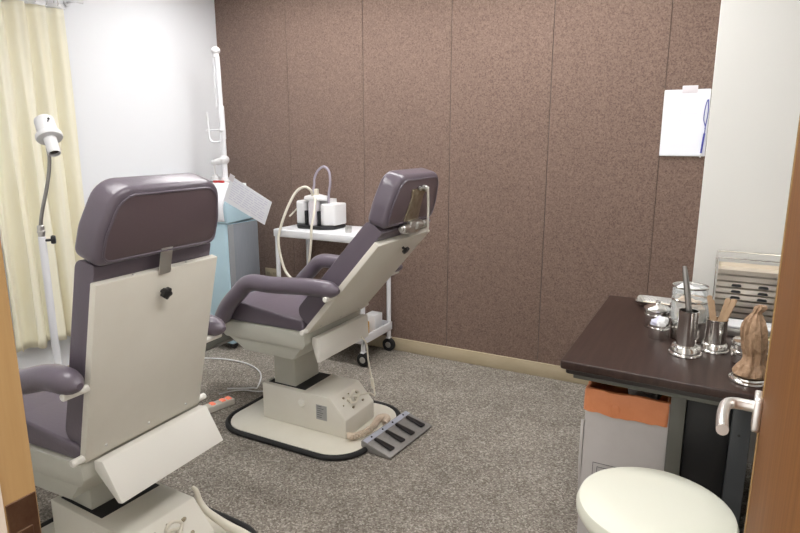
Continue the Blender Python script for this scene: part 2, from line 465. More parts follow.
    MB().prism(ip, -.004, .0025, 'x', b=.0015, mx=H, ang=50).obj('headrest_back_panel', M['vinyl_back'], hr)
    MB().tube([tuple(H @ Vector((.0018, y, z))) for y, z in ip], .0035, 8, 0, closed=True).obj('piping', M['vinyl'], hr)
    return t, B, H, L, hr, U, rod

# near chair
c1, B1, H1, L1, hr1, U1, rod1 = make_chair((-1.65, 1.170, 0), math.radians(-2.5), 13.5, (.117, 0, .553), 5, (.042, .004, .112, -.114), .108,
     'purple vinyl treatment chair nearest the doorway, back panel upright', 4.5, (-.052, .036, -.088), .252, .229, .0, (0, -.012, .046), .095, 1.05)
m = MB(); m.box(.001, .006, -.022, .022, L1-.012, L1+.072, .0015, mx=B1); m.obj('headrest_strap', M['steel_dull'], c1)
# far chair
c2, B2, H2, L2, hr2, U2, rod2 = make_chair((-1.69, 2.295, 0), 0, 41, (.125, 0, .550), -25, (.036, -.020, .042, -.136), .115,
     'purple vinyl treatment chair farther in, leaned back in front of the trolley', 0, (0, 0, 0), .252, .243, .05, (-.024, -.020, .064), .088, 1.05)
m = MB()
pp = rounded([(-.075, .02), (.055, .02), (.05, .06), (.045, .12), (.06, .155), (-.07, .155), (-.055, .12), (-.065, .06)], .008, 3)
m.prism(pp, .002, .008, 'x', b=.001, mx=H2)
m.obj('headrest_bracket', M['brass'], hr2)
m = MB()
m.cyl((.012, -.10, -.005), (.012, .135, -.005), .011, 16); m.cyl((.014, .10, -.006), (.014, .128, -.006), .017, 16); m.cyl((.014, -.085, -.008), (.014, -.04, -.006), .018, 16)
m.cyl((.016, .02, -.002), (.016, .075, -.002), .019, 16)
m.box(.0, .022, -.03, .07, -.035, .02, .003)
bmesh.ops.transform(m.bm, matrix=H2, verts=m.bm.verts)
m.obj('headrest_clamp', M['steel_dull'], hr2)
for y_, r_, h_ in ((.018, .012, .030), (-.015, .008, .02)):
    m = MB(); m.cyl((.006, y_, .158), (h_, y_, .158), r_, 14); bmesh.ops.transform(m.bm, matrix=H2, verts=m.bm.verts)
    m.obj('headrest_bolt', M['steel_dull'], hr2)
m = MB(); m.tube([tuple(H2 @ Vector(p)) for p in ((.030, .018, .166), (.036, .062, .08), (.042, .112, -.030))], .0055, 10, 4)
m.obj('clamp_lever', M['cream_flap'], hr2)

# armrests
def armrests(t, B, front, top, U, rod):
    for s in (-1, 1):
        e = U.inverted() @ (B @ Vector((-.012, 0, rod)))
        y = s*.280
        P = [(front[0], y, front[1]), (front[0]+.055, y, front[1]+.09), (top[0]-.07, y, top[1]-.055), (top[0], y, top[1]), (top[0]+.13, y, top[1]+.004),
             (e.x-.08, y, e.z+.036), (e.x+.045, y, e.z+.032)]
        def rad(u):
            return .0375*min(1, .55+8*u, max(.25, math.sqrt(max(0, 1-((u-.90)/.1)**2))) if u > .90 else 1)
        MB().tube(P, rad, 18, 10, flat=(1.12, 1.0), mx=U).obj('armrest', M['vinyl'], t)
        MB().cyl(U @ Vector((front[0]-.005, s*.228, front[1])), U @ Vector((front[0]-.005, s*.29, front[1])), .014, 16).obj('armrest_pivot', M['cream_flap'], t)
armrests(c1, B1, (-.36, .53), (-.20, .790), U1, rod1)
armrests(c2, B2, (-.355, .545), (-.155, .765), U2, rod2)

# foot control
t = thing('foot_control', 'grey wedge foot control with four black pedals on the carpet', 'pedal', (-1.245, 2.32, 0), math.radians(-5))
MB().prism([(-.085, .004), (.075, .004), (.078, .014), (-.078, .052), (-.085, .048)], -.185, .185, 'y', b=.002).obj('housing', M['pedal_grey'], t)
fm = T((0, 0, .0335)) @ RY(math.degrees(math.atan2(.038, .156)))
MB().box(-.078, -.052, -.183, .183, .0, .0016, .0004, 1, mx=fm).obj('printed_strip', M['grey_strip'], t)
for y in (-.135, -.045, .04, .135):
    p = MB().prism(rounded([(-.045, y-.009), (.055, y-.017), (.06, y+.017), (-.045, y+.009)], .006, 3), .003, .011, 'z', b=.002, mx=fm).obj('pedal', M['black'], t)
for y in (-.135, -.045, .04, .135): MB().lathe([(0, 0), (.005, 0), (.004, .004), (0, .005)], 12, fm @ T((-.066, y+.004, .001))).obj('indicator', M['black'], t)
# coiled cord from the pedestal to the foot control
base = crom([(-1.425, 2.155, .05), (-1.40, 2.17, .047), (-1.375, 2.23, .045), (-1.375, 2.31, .045), (-1.392, 2.385, .045), (-1.375, 2.415, .045), (-1.352, 2.40, .045), (-1.345, 2.36, .04)], 60)
hel = []
for i, p in enumerate(base):
    d = (base[min(i+1, len(base)-1)]-base[max(i-1, 0)]).normalized()
    u = Vector((0, 0, 1)); w = d.cross(u)
    an = i*2*PI/14
    hel.append(p+(u*math.cos(an)+w*math.sin(an))*.0125)
tag(MB().tube(hel, .0046, 6, 0).obj('coiled_cord', M['coil']), 'beige coiled cord between far chair pedestal and foot control', 'cord')
# lead hanging behind the far chair's base
m = MB(); m.tube([(-1.535, 2.44, .44), (-1.503, 2.455, .40), (-1.494, 2.46, .31), (-1.473, 2.455, .222), (-1.463, 2.452, .19), (-1.452, 2.45, .13), (-1.47, 2.43, .145), (-1.482, 2.38, .155), (-1.484, 2.345, .168)], .0045, 8)
o = m.obj('cord', M['cream_tube'])
tag(o, 'cream cord hanging behind far chair down to its pedestal', 'cord')
MB().cyl((-1.472, 2.455, .218), (-1.461, 2.452, .165), .009, 14).obj('inline_plug', M['cream_tube'], o)
# hose of the near chair lying over its base
m = MB(); m.tube([(-1.596, 1.385, .160), (-1.578, 1.385, .150), (-1.562, 1.385, .112), (-1.534, 1.385, .085), (-1.486, 1.387, .066), (-1.43, 1.39, .050), (-1.36, 1.39, .042), (-1.28, 1.37, .040), (-1.20, 1.31, .024)], lambda u: .007+.009*min(1, u*1.6), 12)
tag(m.obj('hose', M['cream_tube']), 'thick beige hose lying beside near chair pedestal', 'hose')

# ------------------------------------------------------------------ power strip and floor cable
t = thing('power_strip', 'white power strip with lit red switches on the carpet', 'power strip', (-2.262, 2.10, 0), math.radians(-14))
MB().box(-.027, .027, -.15, .15, .002, .038, .006, 3).obj('body', M['cream'], t)
for y in (-.03, .03, .09, .125):
    MB().box(-.018, .018, y-.011, y+.011, .037, .044, .002).obj('switch', M['red_lit'], t)
MB().box(-.022, .022, -.19, -.10, .038, .062, .008, 3).obj('plug', M['white_plastic'], t)
m = MB(); m.tube([(-2.345, 2.27, .02), (-2.33, 2.36, .007), (-2.28, 2.40, .007), (-2.20, 2.42, .007), (-2.10, 2.43, .030), (-2.0, 2.40, .045), (-1.94, 2.37, .05)], .004, 8)
tag(m.obj('cord', M['white_plastic']), 'thin pale cord from power strip to far chair pedestal', 'cord')
m = MB(); m.tube([(-3.0, 2.62, .008), (-2.84, 2.672, .008), (-2.732, 2.713, .008), (-2.561, 2.72, .008), (-2.42, 2.67, .008), (-2.325, 2.59, .008), (-2.24, 2.46, .008), (-2.245, 2.435, .015), (-2.29, 2.40, .016), (-2.36, 2.345, .02)], .0045, 8)
tag(m.obj('cable', M['white_plastic']), 'pale cable looping over the carpet behind the power strip', 'cable')

# ------------------------------------------------------------------ examination lamp
t = thing('examination_lamp', 'white examination lamp on a pole in front of curtain', 'lamp', (-2.6, 1.55, 0))
m = MB(); m.lathe([(0, .0), (.14, .0), (.145, .008), (.14, .022), (.04, .034), (.02, .05), (0, .05)], 40); m.obj('base', M['white_enamel'], t)
m = MB(); m.cyl((0, 0, .04), (0, 0, .985), .0155, 20); m.obj('pole', M['white_enamel'], t)
m = MB(); m.cyl((0, 0, .985), (0, 0, 1.035), .014, 16); m.cyl((0, 0, 1.0), (0, 0, 1.012), .0165, 16); m.obj('collar', M['steel_dull'], t)
m = MB(); m.cyl((.008, .004, .968), (.025, .03, .968), .006, 12); m.lathe([(0, 0), (.017, 0), (.019, .008), (.016, .018), (0, .02)], 24, T((.022, .026, .968)) @ Vector((.6, .8, 0)).to_track_quat('Z', 'Y').to_matrix().to_4x4(), wob=lambda an, z: 1+.1*math.cos(5*an)); m.obj('clamp_knob', M['black'], t)
m = MB(); m.tube([(0, 0, 1.03), (0, .015, 1.091), (0, .057, 1.223), (.0, .075, 1.312), (-.01, .08, 1.37)], .0075, 12); m.obj('gooseneck', M['steel_dark'], t)
hd = T((-.058, .104, 1.501)) @ Vector((.55, -.17, -.82)).to_track_quat('Z', 'Y').to_matrix().to_4x4() @ T((0, 0, .012)) @ Matrix.Diagonal((.85, .85, .92, 1))
m = MB(); m.lathe([(0, 0), (.035, 0), (.046, .010), (.048, .02), (.048, .085), (.052, .088), (.062, .095), (.064, .108), (.060, .116), (.034, .119), (0, .119)], 40, hd); sh = m.obj('lamp_head', M['white_plastic'], t)
m = MB(); m.lathe([(.031, .116), (.029, .20), (.025, .200), (.024, .185), (0, .185)], 32, hd); m.obj('snout', M['white_plastic'], sh)
m = MB(); m.lathe([(0, 0), (.0235, 0), (0, .001)], 24, hd @ T((0, 0, .187))); m.obj('aperture', M['lamp_lens'], sh)
m = MB(); m.cyl((0, .045, .05), (0, .068, .05), .003, 8); m.ball((0, .07, .05), .006); bmesh.ops.transform(m.bm, matrix=hd, verts=m.bm.verts); m.obj('head_knob', M['black'], sh)

# ------------------------------------------------------------------ curtain
t = thing('curtain', 'gathered cream curtain hanging on the left wall', 'curtain', (-3.232, 1.945, 0))
def cloth(y0, y1, z0, z1, ny, nz, amp, ragged):
    bm = bmesh.new(); g = []
    for i in range(nz+1):
        v = i/nz; row = []
        for j in range(ny+1):
            u = j/ny
            z = z0+(z1-z0)*v
            if i == 0: z += ragged*(.5*math.sin(13*u+1)+.5*math.sin(31*u))
            k = amp*(.62+.38*(1-v))
            x = k*(math.sin(2*PI*4.3*u+.6*math.sin(3*v))+.40*math.sin(2*PI*8.7*u+1.2+.8*v)) + .004*math.sin(9*v+20*u)
            y = y0+(y1-y0)*u+.012*math.sin(2*PI*5.2*u+1)*(1-v)
            row.append(bm.verts.new((x, y, z)))
        g.append(row)
    for i in range(nz):
        for j in range(ny): bm.faces.new((g[i][j], g[i][j+1], g[i+1][j+1], g[i+1][j]))
    bmesh.ops.recalc_face_normals(bm, faces=bm.faces)
    mb = MB(); mb.add(bm); return mb
o = cloth(-.245, .24, .285, 2.085, 150, 40, .030, .018).obj('fabric', M['curtain'], t, sharp=0)
sd = o.modifiers.new('thick', 'SOLIDIFY'); sd.thickness = .002
o = cloth(-.245, .24, 2.085, 2.11, 150, 3, .022, 0).obj('heading_tape', M['curtain_net'], t, sharp=0)
sd = o.modifiers.new('thick', 'SOLIDIFY'); sd.thickness = .003
for k in range(8):
    y = -.21+k*.06
    MB().tube([(.004+.018*math.cos(a), y, 2.113+.022*math.sin(a)) for a in [2*PI*i/16 for i in range(16)]], .002, 6, 0, closed=True).obj('ring', M['steel_dull'], t)
m = MB(); m.cyl((-3.235, 1.2, 2.145), (-3.235, 2.32, 2.145), .009, 14)
for y in (1.25, 2.28): m.cyl((LX, y, 2.145), (-3.23, y, 2.145), .007, 12); m.cyl((LX, y, 2.145), (LX+.006, y, 2.145), .022, 16)
tag(m.obj('curtain_rail', M['white_enamel']), 'white wall rail carrying the cream curtain', 'rail')

# ------------------------------------------------------------------ blue treatment unit in the corner
t = thing('treatment_unit', 'pale blue treatment cabinet with white arm in the corner', 'cabinet', (-3.0, 3.06, 0))
UX0, UX1, UY0, UY1 = -.24, .20, -.195, .105     # local footprint
m = MB(); m.box(UX0, UX1, UY0, UY1, .05, .865, .006); m.box(UX0, UX1-.003, UY0-.004, UY0+.02, .05, .868, .008)
m.obj('body', M['unit_blue'], t)
m = MB(); m.box(UX1, UX1+.008, UY0+.055, UY1-.012, .07, .858, .003); m.obj('side_panel', M['unit_grey'], t)
m = MB(); m.box(UX1, UX1+.010, UY0+.008, UY0+.055, .07, .858, .003); m.obj('corner_post', M['unit_grey_light'], t)
m = MB(); m.prism([(UY0-.012, .865), (UY1+.002, .880), (UY1-.02, 1.00), (UY1-.09, 1.085), (UY0+.06, 1.085), (UY0-.012, .99)], UX0, UX1+.016, 'x', b=.012, seg=4); hood = m.obj('top_housing', M['unit_blue'], t)
m = MB(); m.prism(rounded([(UX0+.02, UY0+.075), (UX1-.01, UY0+.075), (UX1-.01, UY1-.07), (UX0+.02, UY1-.07)], .02), 1.085, 1.115, 'z', b=.004); m.obj('top_tray', M['white_plastic'], t)
m = MB(); m.box(.12, .16, -.125, -.10, 1.075, 1.10, .003); m.obj('dark_switch', M['black'], t)
for x, y in ((UX0+.05, UY0+.05), (UX1-.04, UY0+.05), (UX0+.05, UY1-.05), (UX1-.04, UY1-.05)):
    MB().cyl((x-.012, y, .026), (x+.012, y, .026), .026, 20).obj('caster', M['rubber'], t)
m = MB(); m.box(UX0+.01, UX1-.005, UY0+.01, UY1-.01, .045, .06, .002); m.obj('plinth', M['unit_grey'], t)
# white cover sheet folded over the top, hanging on the front
m = MB()
sx0, sx1 = .035, .195
cl = [(sx0, UY0+.10, 1.118), (sx0+.0, UY0+.055, 1.10), (sx0, UY0-.018, .985), (sx0-.01, UY0-.02, .87)]
bm_ = bmesh.new(); rows = []
for i in range(13):
    f = i/12
    if f < .25: y, z = UY0+.105-.05*f*4, 1.119-.016*f*4
    elif f < .6: g_ = (f-.25)/.35; y, z = UY0+.055-.075*g_, 1.103-.115*g_
    else: g_ = (f-.6)/.4; y, z = UY0-.02-.004*math.sin(3*g_), .988-.105*g_
    rows.append([bm_.verts.new((sx0+(sx1-sx0)*j/10+.01*f, y+.003*math.sin(j*1.7+f*4), z-.03*(1-j/10)*max(0, f-.6))) for j in range(11)])
for A, Bq in zip(rows, rows[1:]):
    for j in range(10): bm_.faces.new((A[j], A[j+1], Bq[j+1], Bq[j]))
m.add(bm_)
o = m.obj('cover_sheet', M['paper'], None, 0); o.location = (-3.0, 3.06, 0)
sd = o.modifiers.new('thick', 'SOLIDIFY'); sd.thickness = .0012; sd.offset = 1
tag(o, 'white cover sheet draped over top edge of the blue cabinet', 'sheet')
# arms on the unit
m = MB()
m.cyl((.0, .03, 1.115), (.0, .03, 1.145), .028, 20)
m.cyl((-.085, .02, 1.117), (-.085, .02, 1.150), .030, 20); m.cyl((-.085, .02, 1.15), (-.085, .02, 1.165), .020, 20)
m.cyl((-.085, .02, 1.16), (-.085, .02, 1.27), .0065, 12)
m.cyl((-.105, .02, 1.245), (-.05, .02, 1.25), .017, 18); m.cyl((-.06, .02, 1.25), (.0, .03, 1.262), .024, 18); m.ball((.0, .03, 1.265), .033)
m.obj('arm_joint', M['white_plastic'], t)
m = MB()
m.cyl((.0, .03, 1.13), (.0, .03, 1.40), .018, 18); m.cyl((.0, .03, 1.40), (-.004, .03, 1.62), .021, 18); m.cyl((-.004, .03, 1.62), (-.010, .03, 1.93), .0155, 18)
m.cyl((-.032, .022, 1.60), (-.036, .022, 1.95), .0055, 10)
m.obj('arm_pole', M['white_enamel'], t)
m = MB(); m.ball((-.02, .03, 1.972), .030, .03, .026); m.cyl((-.015, .03, 1.925), (-.022, .03, 1.965), .019, 16); m.obj('pole_head', M['white_plastic'], t)
m = MB(); m.tube([(-.078, -.02, 1.575), (-.070, -.02, 1.45), (-.066, -.02, 1.405), (-.045, -.02, 1.385), (.005, -.01, 1.385), (.014, -.005, 1.41), (.014, .0, 1.455)], .006, 10)
m.cyl((-.095, -.02, 1.462), (.015, .0, 1.462), .0055, 10); m.ball((.018, .0, 1.462), .014)
m.obj('hook_arm', M['white_enamel'], t)
m = MB(); m.lathe([(0, 0), (.055, 0), (.058, .004), (0, .007)], 28, T((-.095, -.03, 1.115))); m.obj('small_dish', M['desk_grey'], t)
m = MB(); m.box(-.03, .05, -.06, -.03, 1.115, 1.13, .004); m.obj('red_holder', M['red'], t)
# notice paper on the unit, sticking out to the right
t = thing('notice_sheet', 'white sheet with faint printed lines taped to blue cabinet, sticking out', 'paper', (-2.718, 2.850, 1.177), 0)
nx = RY(25.2)                       # local x along the top edge, local z up the sheet
MB().prism([(0, 0), (.350, 0), (.352, -.158), (-.002, -.176)], -.0008, .0008, 'y', b=0, mx=nx).obj('sheet', M['paper'], t)
R = random.Random(3)
m = MB()
for i in range(9):
    x = .03; z = -.022-i*.0148
    while x < .30:
        w_ = R.uniform(.02, .07)
        m.box(x, min(x+w_, .325), -.0014, -.0006, z, z+.0045, 0, mx=nx)
        x += w_+.010
m.obj('printed_line', M['ink'], t)
MB().box(-.012, .03, -.0022, -.001, -.03, .012, .0003, 1, mx=nx).obj('tape', M['clear_plastic'], t)

# ------------------------------------------------------------------ trolley
t = thing('trolley', 'white two-tier trolley on black casters behind the far chair', 'trolley', (-2.205, 3.225, 0))
X0, X1, Y0, Y1 = -.345, .340, -.20, .165
m = MB(); m.box(X0, X1, Y0, Y1, .782, .832, .008, 3); m.obj('top_tray', M['white_enamel'], t)
m = MB(); m.box(X0+.005, X1-.005, Y0+.005, Y1-.005, .150, .160, .002)
for (a, b, c, d) in ((X0, X1, Y0, Y0+.012), (X0, X1, Y1-.012, Y1), (X0, X0+.012, Y0, Y1), (X1-.012, X1, Y0, Y1)): m.box(a, b, c, d, .15, .205, .003)
m.obj('shelf', M['white_enamel'], t)
for sx in (X0+.018, X1-.018):
    for sy in (Y0+.018, Y1-.018):
        MB().cyl((sx, sy, .095), (sx, sy, .785), .0145, 16).obj('leg', M['white_enamel'], t)
        m = MB(); m.cyl((sx, sy-.014, .045), (sx, sy+.014, .045), .044, 28)
        w = m.obj('caster', M['rubber'], t)
        m = MB(); m.cyl((sx, sy-.0165, .045), (sx, sy+.0165, .045), .021, 20); m.obj('hub', M['steel_dull'], w)
        m = MB(); m.box(sx-.014, sx+.014, sy-.020, sy+.020, .0895, .098, .003); m.obj('fork', M['white_enamel'], w)
# things on the trolley
t = thing('suction_device', 'white suction unit with black base on the trolley top', 'machine', (-2.328, 3.225, .832))
t.scale = (.86, 1, .93)
fp = rounded([(-.185, -.03), (-.10, -.115), (.10, -.115), (.19, -.06), (.19, .10), (-.185, .10)], .04, 5)
MB().prism(fp, .0, .026, 'z', b=.006).obj('base', M['black'], t)
m = MB()
m.prism(rounded([(-.188, -.02), (-.14, -.075), (-.062, -.08), (-.062, .095), (-.188, .095)], .03, 5), .026, .185, 'z', b=.012, seg=3)
m.prism(rounded([(.082, -.085), (.12, -.085), (.19, -.05), (.19, .095), (.082, .095)], .02, 5), .026, .175, 'z', b=.010, seg=3)
m.prism(rounded([(-.10, .0), (.10, .0), (.10, .095), (-.10, .095)], .01, 3), .026, .20, 'z', b=.01, seg=3)
hs = m.obj('housing', M['white_plastic'], t)
m = MB(); m.lathe([(0, .20), (.082, .196), (.086, .206), (.08, .222), (.03, .235), (.018, .24), (.016, .27), (0, .27)], 36, T((.0, -.02, 0)) @ Matrix.Diagonal((1.15, .85, 1, 1))); m.obj('lid', M['white_plastic'], t)
m = MB(); m.lathe([(0, .026), (.05, .026), (.052, .04), (.052, .17), (.046, .195), (0, .195)], 32, T((.010, -.058, 0)) @ Matrix.Diagonal((.8, .8, 1, 1))); m.obj('collection_jar', M['clear_plastic'], t)
for x_ in (-.047, .067): MB().box(x_-.013, x_+.013, -.085, -.03, .026, .125, .004).obj('jar_clip', M['black'], t)
m = MB(); m.cyl((.02, -.04, .205), (.02, -.04, .275), .017, 18); m.obj('valve', M['cream_tube'], t)
m = MB(); m.tube([(-.025, -.03, .235), (-.012, -.025, .30), (-.008, -.025, .345), (.026, -.025, .40), (.081, -.025, .428), (.126, -.025, .396), (.134, -.025, .32), (.115, -.02, .24), (.105, -.01, .17)], .0085, 12); m.obj('mauve_tube', M['mauve_tube'], t)
m = MB(); m.tube([(.0, -.06, .235), (.02, -.105, .272), (-.02, -.12, .292), (-.075, -.145, .26), (-.118, -.18, .17), (-.155, -.215, .05), (-.178, -.232, -.06), (-.165, -.235, -.17), (-.12, -.235, -.285), (-.04, -.235, -.34), (.05, -.235, -.33)], .0095, 12); m.obj('cream_hose', M['cream_tube'], t)
m = MB(); m.tube([(.03, -.075, .22), (.080, -.125, .205), (.120, -.19, .13), (.128, -.232, .03), (.124, -.235, -.06), (.108, -.238, -.17), (.085, -.238, -.30)], .0085, 12); m.obj('front_hose', M['cream_tube'], t)
m = MB(); m.tube([(-.09, .0, .20), (-.15, .0, .17), (-.205, -.02, .11), (-.235, -.05, .07)], .006, 10); m.obj('short_tube', M['cream_tube'], t)
m = MB(); m.lathe([(0, 0), (.02, 0), (.022, .035), (.020, .035), (.018, .004), (0, .004)], 24)
tag(m.obj('metal_cup', M['steel_dull']), 'little metal cup on trolley top beside the suction unit', 'cup', loc=(-2.03, 3.12, .8322))
m = MB(); m.box(-.04, .04, -.05, .05, 0, .12, .004); o = m.obj('paper_box', M['white_plastic'])
tag(o, 'small white box on the lower trolley shelf', 'box', loc=(-1.945, 3.275, .1602))
m = MB(); m.lathe([(0, 0), (.026, 0), (.028, .004), (.028, .085), (.012, .10), (.012, .12), (0, .12)], 24); o = m.obj('bottle', M['amber'])
tag(o, 'small yellow bottle beside white box on the lower trolley shelf', 'bottle', loc=(-1.950, 3.175, .1602))

# wall outlet
t = thing('wall_outlet', 'cream outlet plate low on the brown wall, left of trolley', 'outlet', (-2.90, WY-.001, .425))
MB().box(-.06, .06, -.008, 0, -.036, .036, .003).obj('plate', M['baseboard'], t)
m = MB()
for x in (-.028, .028):
    for d in (-.006, .006): m.box(x+d-.0015, x+d+.0015, -.0088, -.007, -.008, .008, 0)
m.obj('slot', M['dark_print'], t)

# clipboard on the brown wall
t = thing('clipboard', 'white paper on a clipboard high on brown wall beside the column', 'clipboard', (-.19, WY, 1.485))
MB().box(-.112, .10, -.010, -.002, -.168, .155, .003).obj('board', M['white_plastic'], t)
MB().box(-.110, .098, -.0125, -.0102, -.165, .158, .0008, 1, mx=T((0, 0, 0))).obj('sheet', M['paper'], t)
MB().box(-.03, .04, -.016, -.0125, .140, .176, .002).obj('clip', M['clear_plastic'], t)
m = MB()
for i in range(7):
    m.box(-.085, .06-.01*(i % 3), -.0131, -.0123, .105-i*.016, .1062-i*.016, 0)
m.box(-.085, -.084, -.0131, -.0123, .008, .106, 0); m.box(-.03, -.029, -.0131, -.0123, .008, .106, 0)
m.obj('ruled_line', M['ink'], t)
t = thing('pen', 'blue pen hanging on a string at the clipboard edge', 'pen', (-.105, WY-.02, 1.40))
m = MB(); m.cyl((-.004, 0, -.068), (.003, 0, .03), .0045, 12); m.obj('barrel', M['blue_ink'], t)
m = MB(); m.cyl((-.0055, 0, -.088), (-.004, 0, -.066), .003, 12, .0045); m.obj('tip', M['white_plastic'], t)
m = MB(); m.tube([(.003, 0, .03), (.004, -.002, .06), (-.006, -.003, .10), (-.003, -.003, .16), (.006, -.002, .19), (.010, 0, .13), (.006, 0, .08), (.003, 0, .05)], .0022, 8); m.obj('string', M['blue_ink'], t)

# ------------------------------------------------------------------ desk
t = thing('desk', 'dark wood desk with grey steel frame beside the white column', 'desk', (0, 0, 0))
DZ = .70
def quad(x0, y0, x1, y1, ya): return [(x0, y0), (x1, ya), (x1, y1), (x0, y1)]
top = rounded([(-.408, 1.866), (.90, 1.82), (.90, 2.815), (-.408, 2.815)], [.012, .012, .012, .012], 4)
m = MB(); m.prism(top, DZ-.028, DZ, 'z', b=.005, seg=3); m.obj('top', M['desk_top'], t)
m = MB(); m.prism(rounded([(-.393, 1.880), (.89, 1.834), (.89, 2.805), (-.393, 2.805)], .012, 3), DZ-.046, DZ-.0282, 'z', b=.004); m.obj('edge_trim', M['desk_edge'], t)
m = MB(); m.prism([(-.37, 1.90), (.88, 1.856), (.88, 1.885), (-.37, 1.93)], DZ-.066, DZ-.0462, 'z', b=.003); m.prism([(-.37, 2.76), (.88, 2.76), (.88, 2.79), (-.37, 2.79)], DZ-.066, DZ-.0462, 'z', b=.003); m.prism([(-.37, 1.932), (-.345, 1.932), (-.345, 2.758), (-.37, 2.758)], DZ-.066, DZ-.0462, 'z', b=.003)
m.obj('apron', M['desk_metal'], t)
m = MB(); m.box(-.075, -.031, 1.94, 2.70, .0, DZ-.0665, .003); m.obj('leg_panel', M['desk_metal'], t)
m = MB(); m.box(-.030, .094, 1.965, 2.70, .03, DZ-.0665, .003); m.obj('drawer_block', M['desk_black'], t)
m = MB(); m.box(.095, .148, 1.94, 2.70, .0, DZ-.0665, .003); m.obj('leg_panel', M['desk_grey'], t)
m = MB(); m.lathe([(0, 0), (.004, 0), (0, .002)], 12, T((.118, 1.9395, .53)) @ RX(90)); m.obj('screw', M['black'], t)
m = MB(); m.box(.82, .86, 1.95, 2.70, 0, DZ-.0665, .003); m.obj('leg_panel', M['desk_metal'], t)

# carton under the desk
t = thing('carton', 'open grey-white carton with an orange bag liner under the desk', 'box', (-.205, 2.13, 0))
w, d, hh = .129, .17, .580
m = MB()
m.box(-w, w, -d, -d+.005, 0, hh, .001, 1); m.box(-w, w, d-.005, d, 0, hh, .001, 1)
m.box(-w, -w+.005, -d+.005, d-.005, 0, hh, .001, 1); m.box(w-.005, w, -d+.005, d-.005, 0, hh, .001, 1); m.box(-w, w, -d, d, 0, .005, .001, 1)
m.obj('body', M['carton'], t)
m = MB(); m.prism([(-d-.002, .30), (-d-.002, .47), (-d+.06, .44), (-d+.06, .06)], -w-.012, -w-.002, 'x', b=.001); m.obj('side_flap', M['carton'], t)
# liner folded over the rim, with slack folds
bm_ = bmesh.new()
loop = rounded([(-w, -d), (w, -d), (w, d), (-w, d)], .012, 3)
per = []
for i in range(len(loop)):
    a = Vector(loop[i]); b = Vector(loop[(i+1) % len(loop)])
    n_ = max(1, int((b-a).length/.012))
    for j in range(n_): per.append(a+(b-a)*j/n_)
prof = [(.006, -.078), (.0065, -.04), (.006, -.01), (.004, .004), (-.004, .006), (-.009, -.01), (-.012, -.10), (-.016, -.22)]
rg = []
for k_, (off, dz) in enumerate(prof):
    row = []
    for i, p in enumerate(per):
        nrm = Vector((p.x/w, p.y/d)); nrm = Vector((nrm.x if abs(nrm.x) > .985 else 0, nrm.y if abs(nrm.y) > .985 else 0))
        if nrm.length == 0: nrm = Vector((p.x/w, p.y/d))
        nrm.normalize()
        wv = .0022*math.sin(i*.8)+.0016*math.sin(i*2.1+k_)
        o_ = off+(wv if off > 0 else -abs(wv))
        zz = hh+dz+(.002*math.sin(i*.35)+.001*math.sin(i*1.3) if k_ == 0 else 0)+.002*math.sin(i*.5)
        row.append(bm_.verts.new((p.x+nrm.x*o_, p.y+nrm.y*o_, zz)))
    rg.append(row)
for A, Bq in zip(rg, rg[1:]):
    for i in range(len(per)):
        j = (i+1) % len(per); bm_.faces.new((A[i], A[j], Bq[j], Bq[i]))
bmesh.ops.recalc_face_normals(bm_, faces=bm_.faces)
m = MB(); m.add(bm_); o = m.obj('bag_liner', M['orange'], t, 60)
m = MB(); m.ball((-.035, -w-.0 if False else -d-.008, hh-.055), .016, .004, .022, .15, 4); m.obj('liner_knot', M['orange'], o)
m = MB()
zf = .322
for q in (0, .014):
    m.box(-.093+q, -.0915+q, -d-.0016, -d-.0004, .20, zf-q, 0); m.box(.0915-q, .093-q, -d-.0016, -d-.0004, .20, zf-q, 0); m.box(-.093+q, .093-q, -d-.0016, -d-.0004, zf-q-.0015, zf-q, 0)
m.obj('printed_frame', M['dark_print'], t)
def crumple(rx, ry, rz, seed, lump=.16):
    t_ = bmesh.new(); bmesh.ops.create_icosphere(t_, subdivisions=4, radius=1)
    R = random.Random(seed); dirs = [Vector((R.gauss(0, 1), R.gauss(0, 1), R.gauss(0, 1))).normalized() for _ in range(26)]
    for v in t_.verts:
        n_ = v.co.normalized(); f = 1
        for q in dirs:
            c = n_.dot(q)
            if c > .55: f -= lump*(c-.55)
            if c < -.8: f += lump*.8*(-c-.8)
        v.co = Vector((n_.x*rx, n_.y*ry, n_.z*rz))*f
    mb = MB(); mb.add(t_); return mb
o = crumple(.085, .10, .06, 5, .5).obj('plastic_film', M['film'], None, 25)
tag(o, 'crumpled clear plastic film inside the orange-lined carton', 'plastic', loc=(-.150, 2.08, .545))

# stool
t = thing('stool', 'round cream padded stool in front of the desk', 'stool', (-.075, 1.588, 0))
m = MB(); m.lathe([(0, .385), (.170, .385), (.189, .392), (.200, .41), (.201, .425), (.194, .443), (.177, .453), (.12, .458), (0, .460)], 64); m.obj('seat', M['stool'], t)
m = MB(); m.lathe([(0, .36), (.15, .36), (.155, .366), (.155, .385), (0, .385)], 48); m.obj('seat_ring', M['steel_dull'], t)
for k_ in range(4):
    a_ = PI/4+k_*PI/2
    MB().tube([(.12*math.cos(a_), .12*math.sin(a_), .365), (.14*math.cos(a_), .14*math.sin(a_), .18), (.165*math.cos(a_), .165*math.sin(a_), .006)], .011, 14, 4).obj('leg', M['steel_dull'], t)
MB().tube([(.145*math.cos(2*PI*i/32), .145*math.sin(2*PI*i/32), .14) for i in range(32)], .008, 10, 0, closed=True).obj('foot_ring', M['steel_dull'], t)

# ------------------------------------------------------------------ instruments on the desk
Z = DZ+.0002
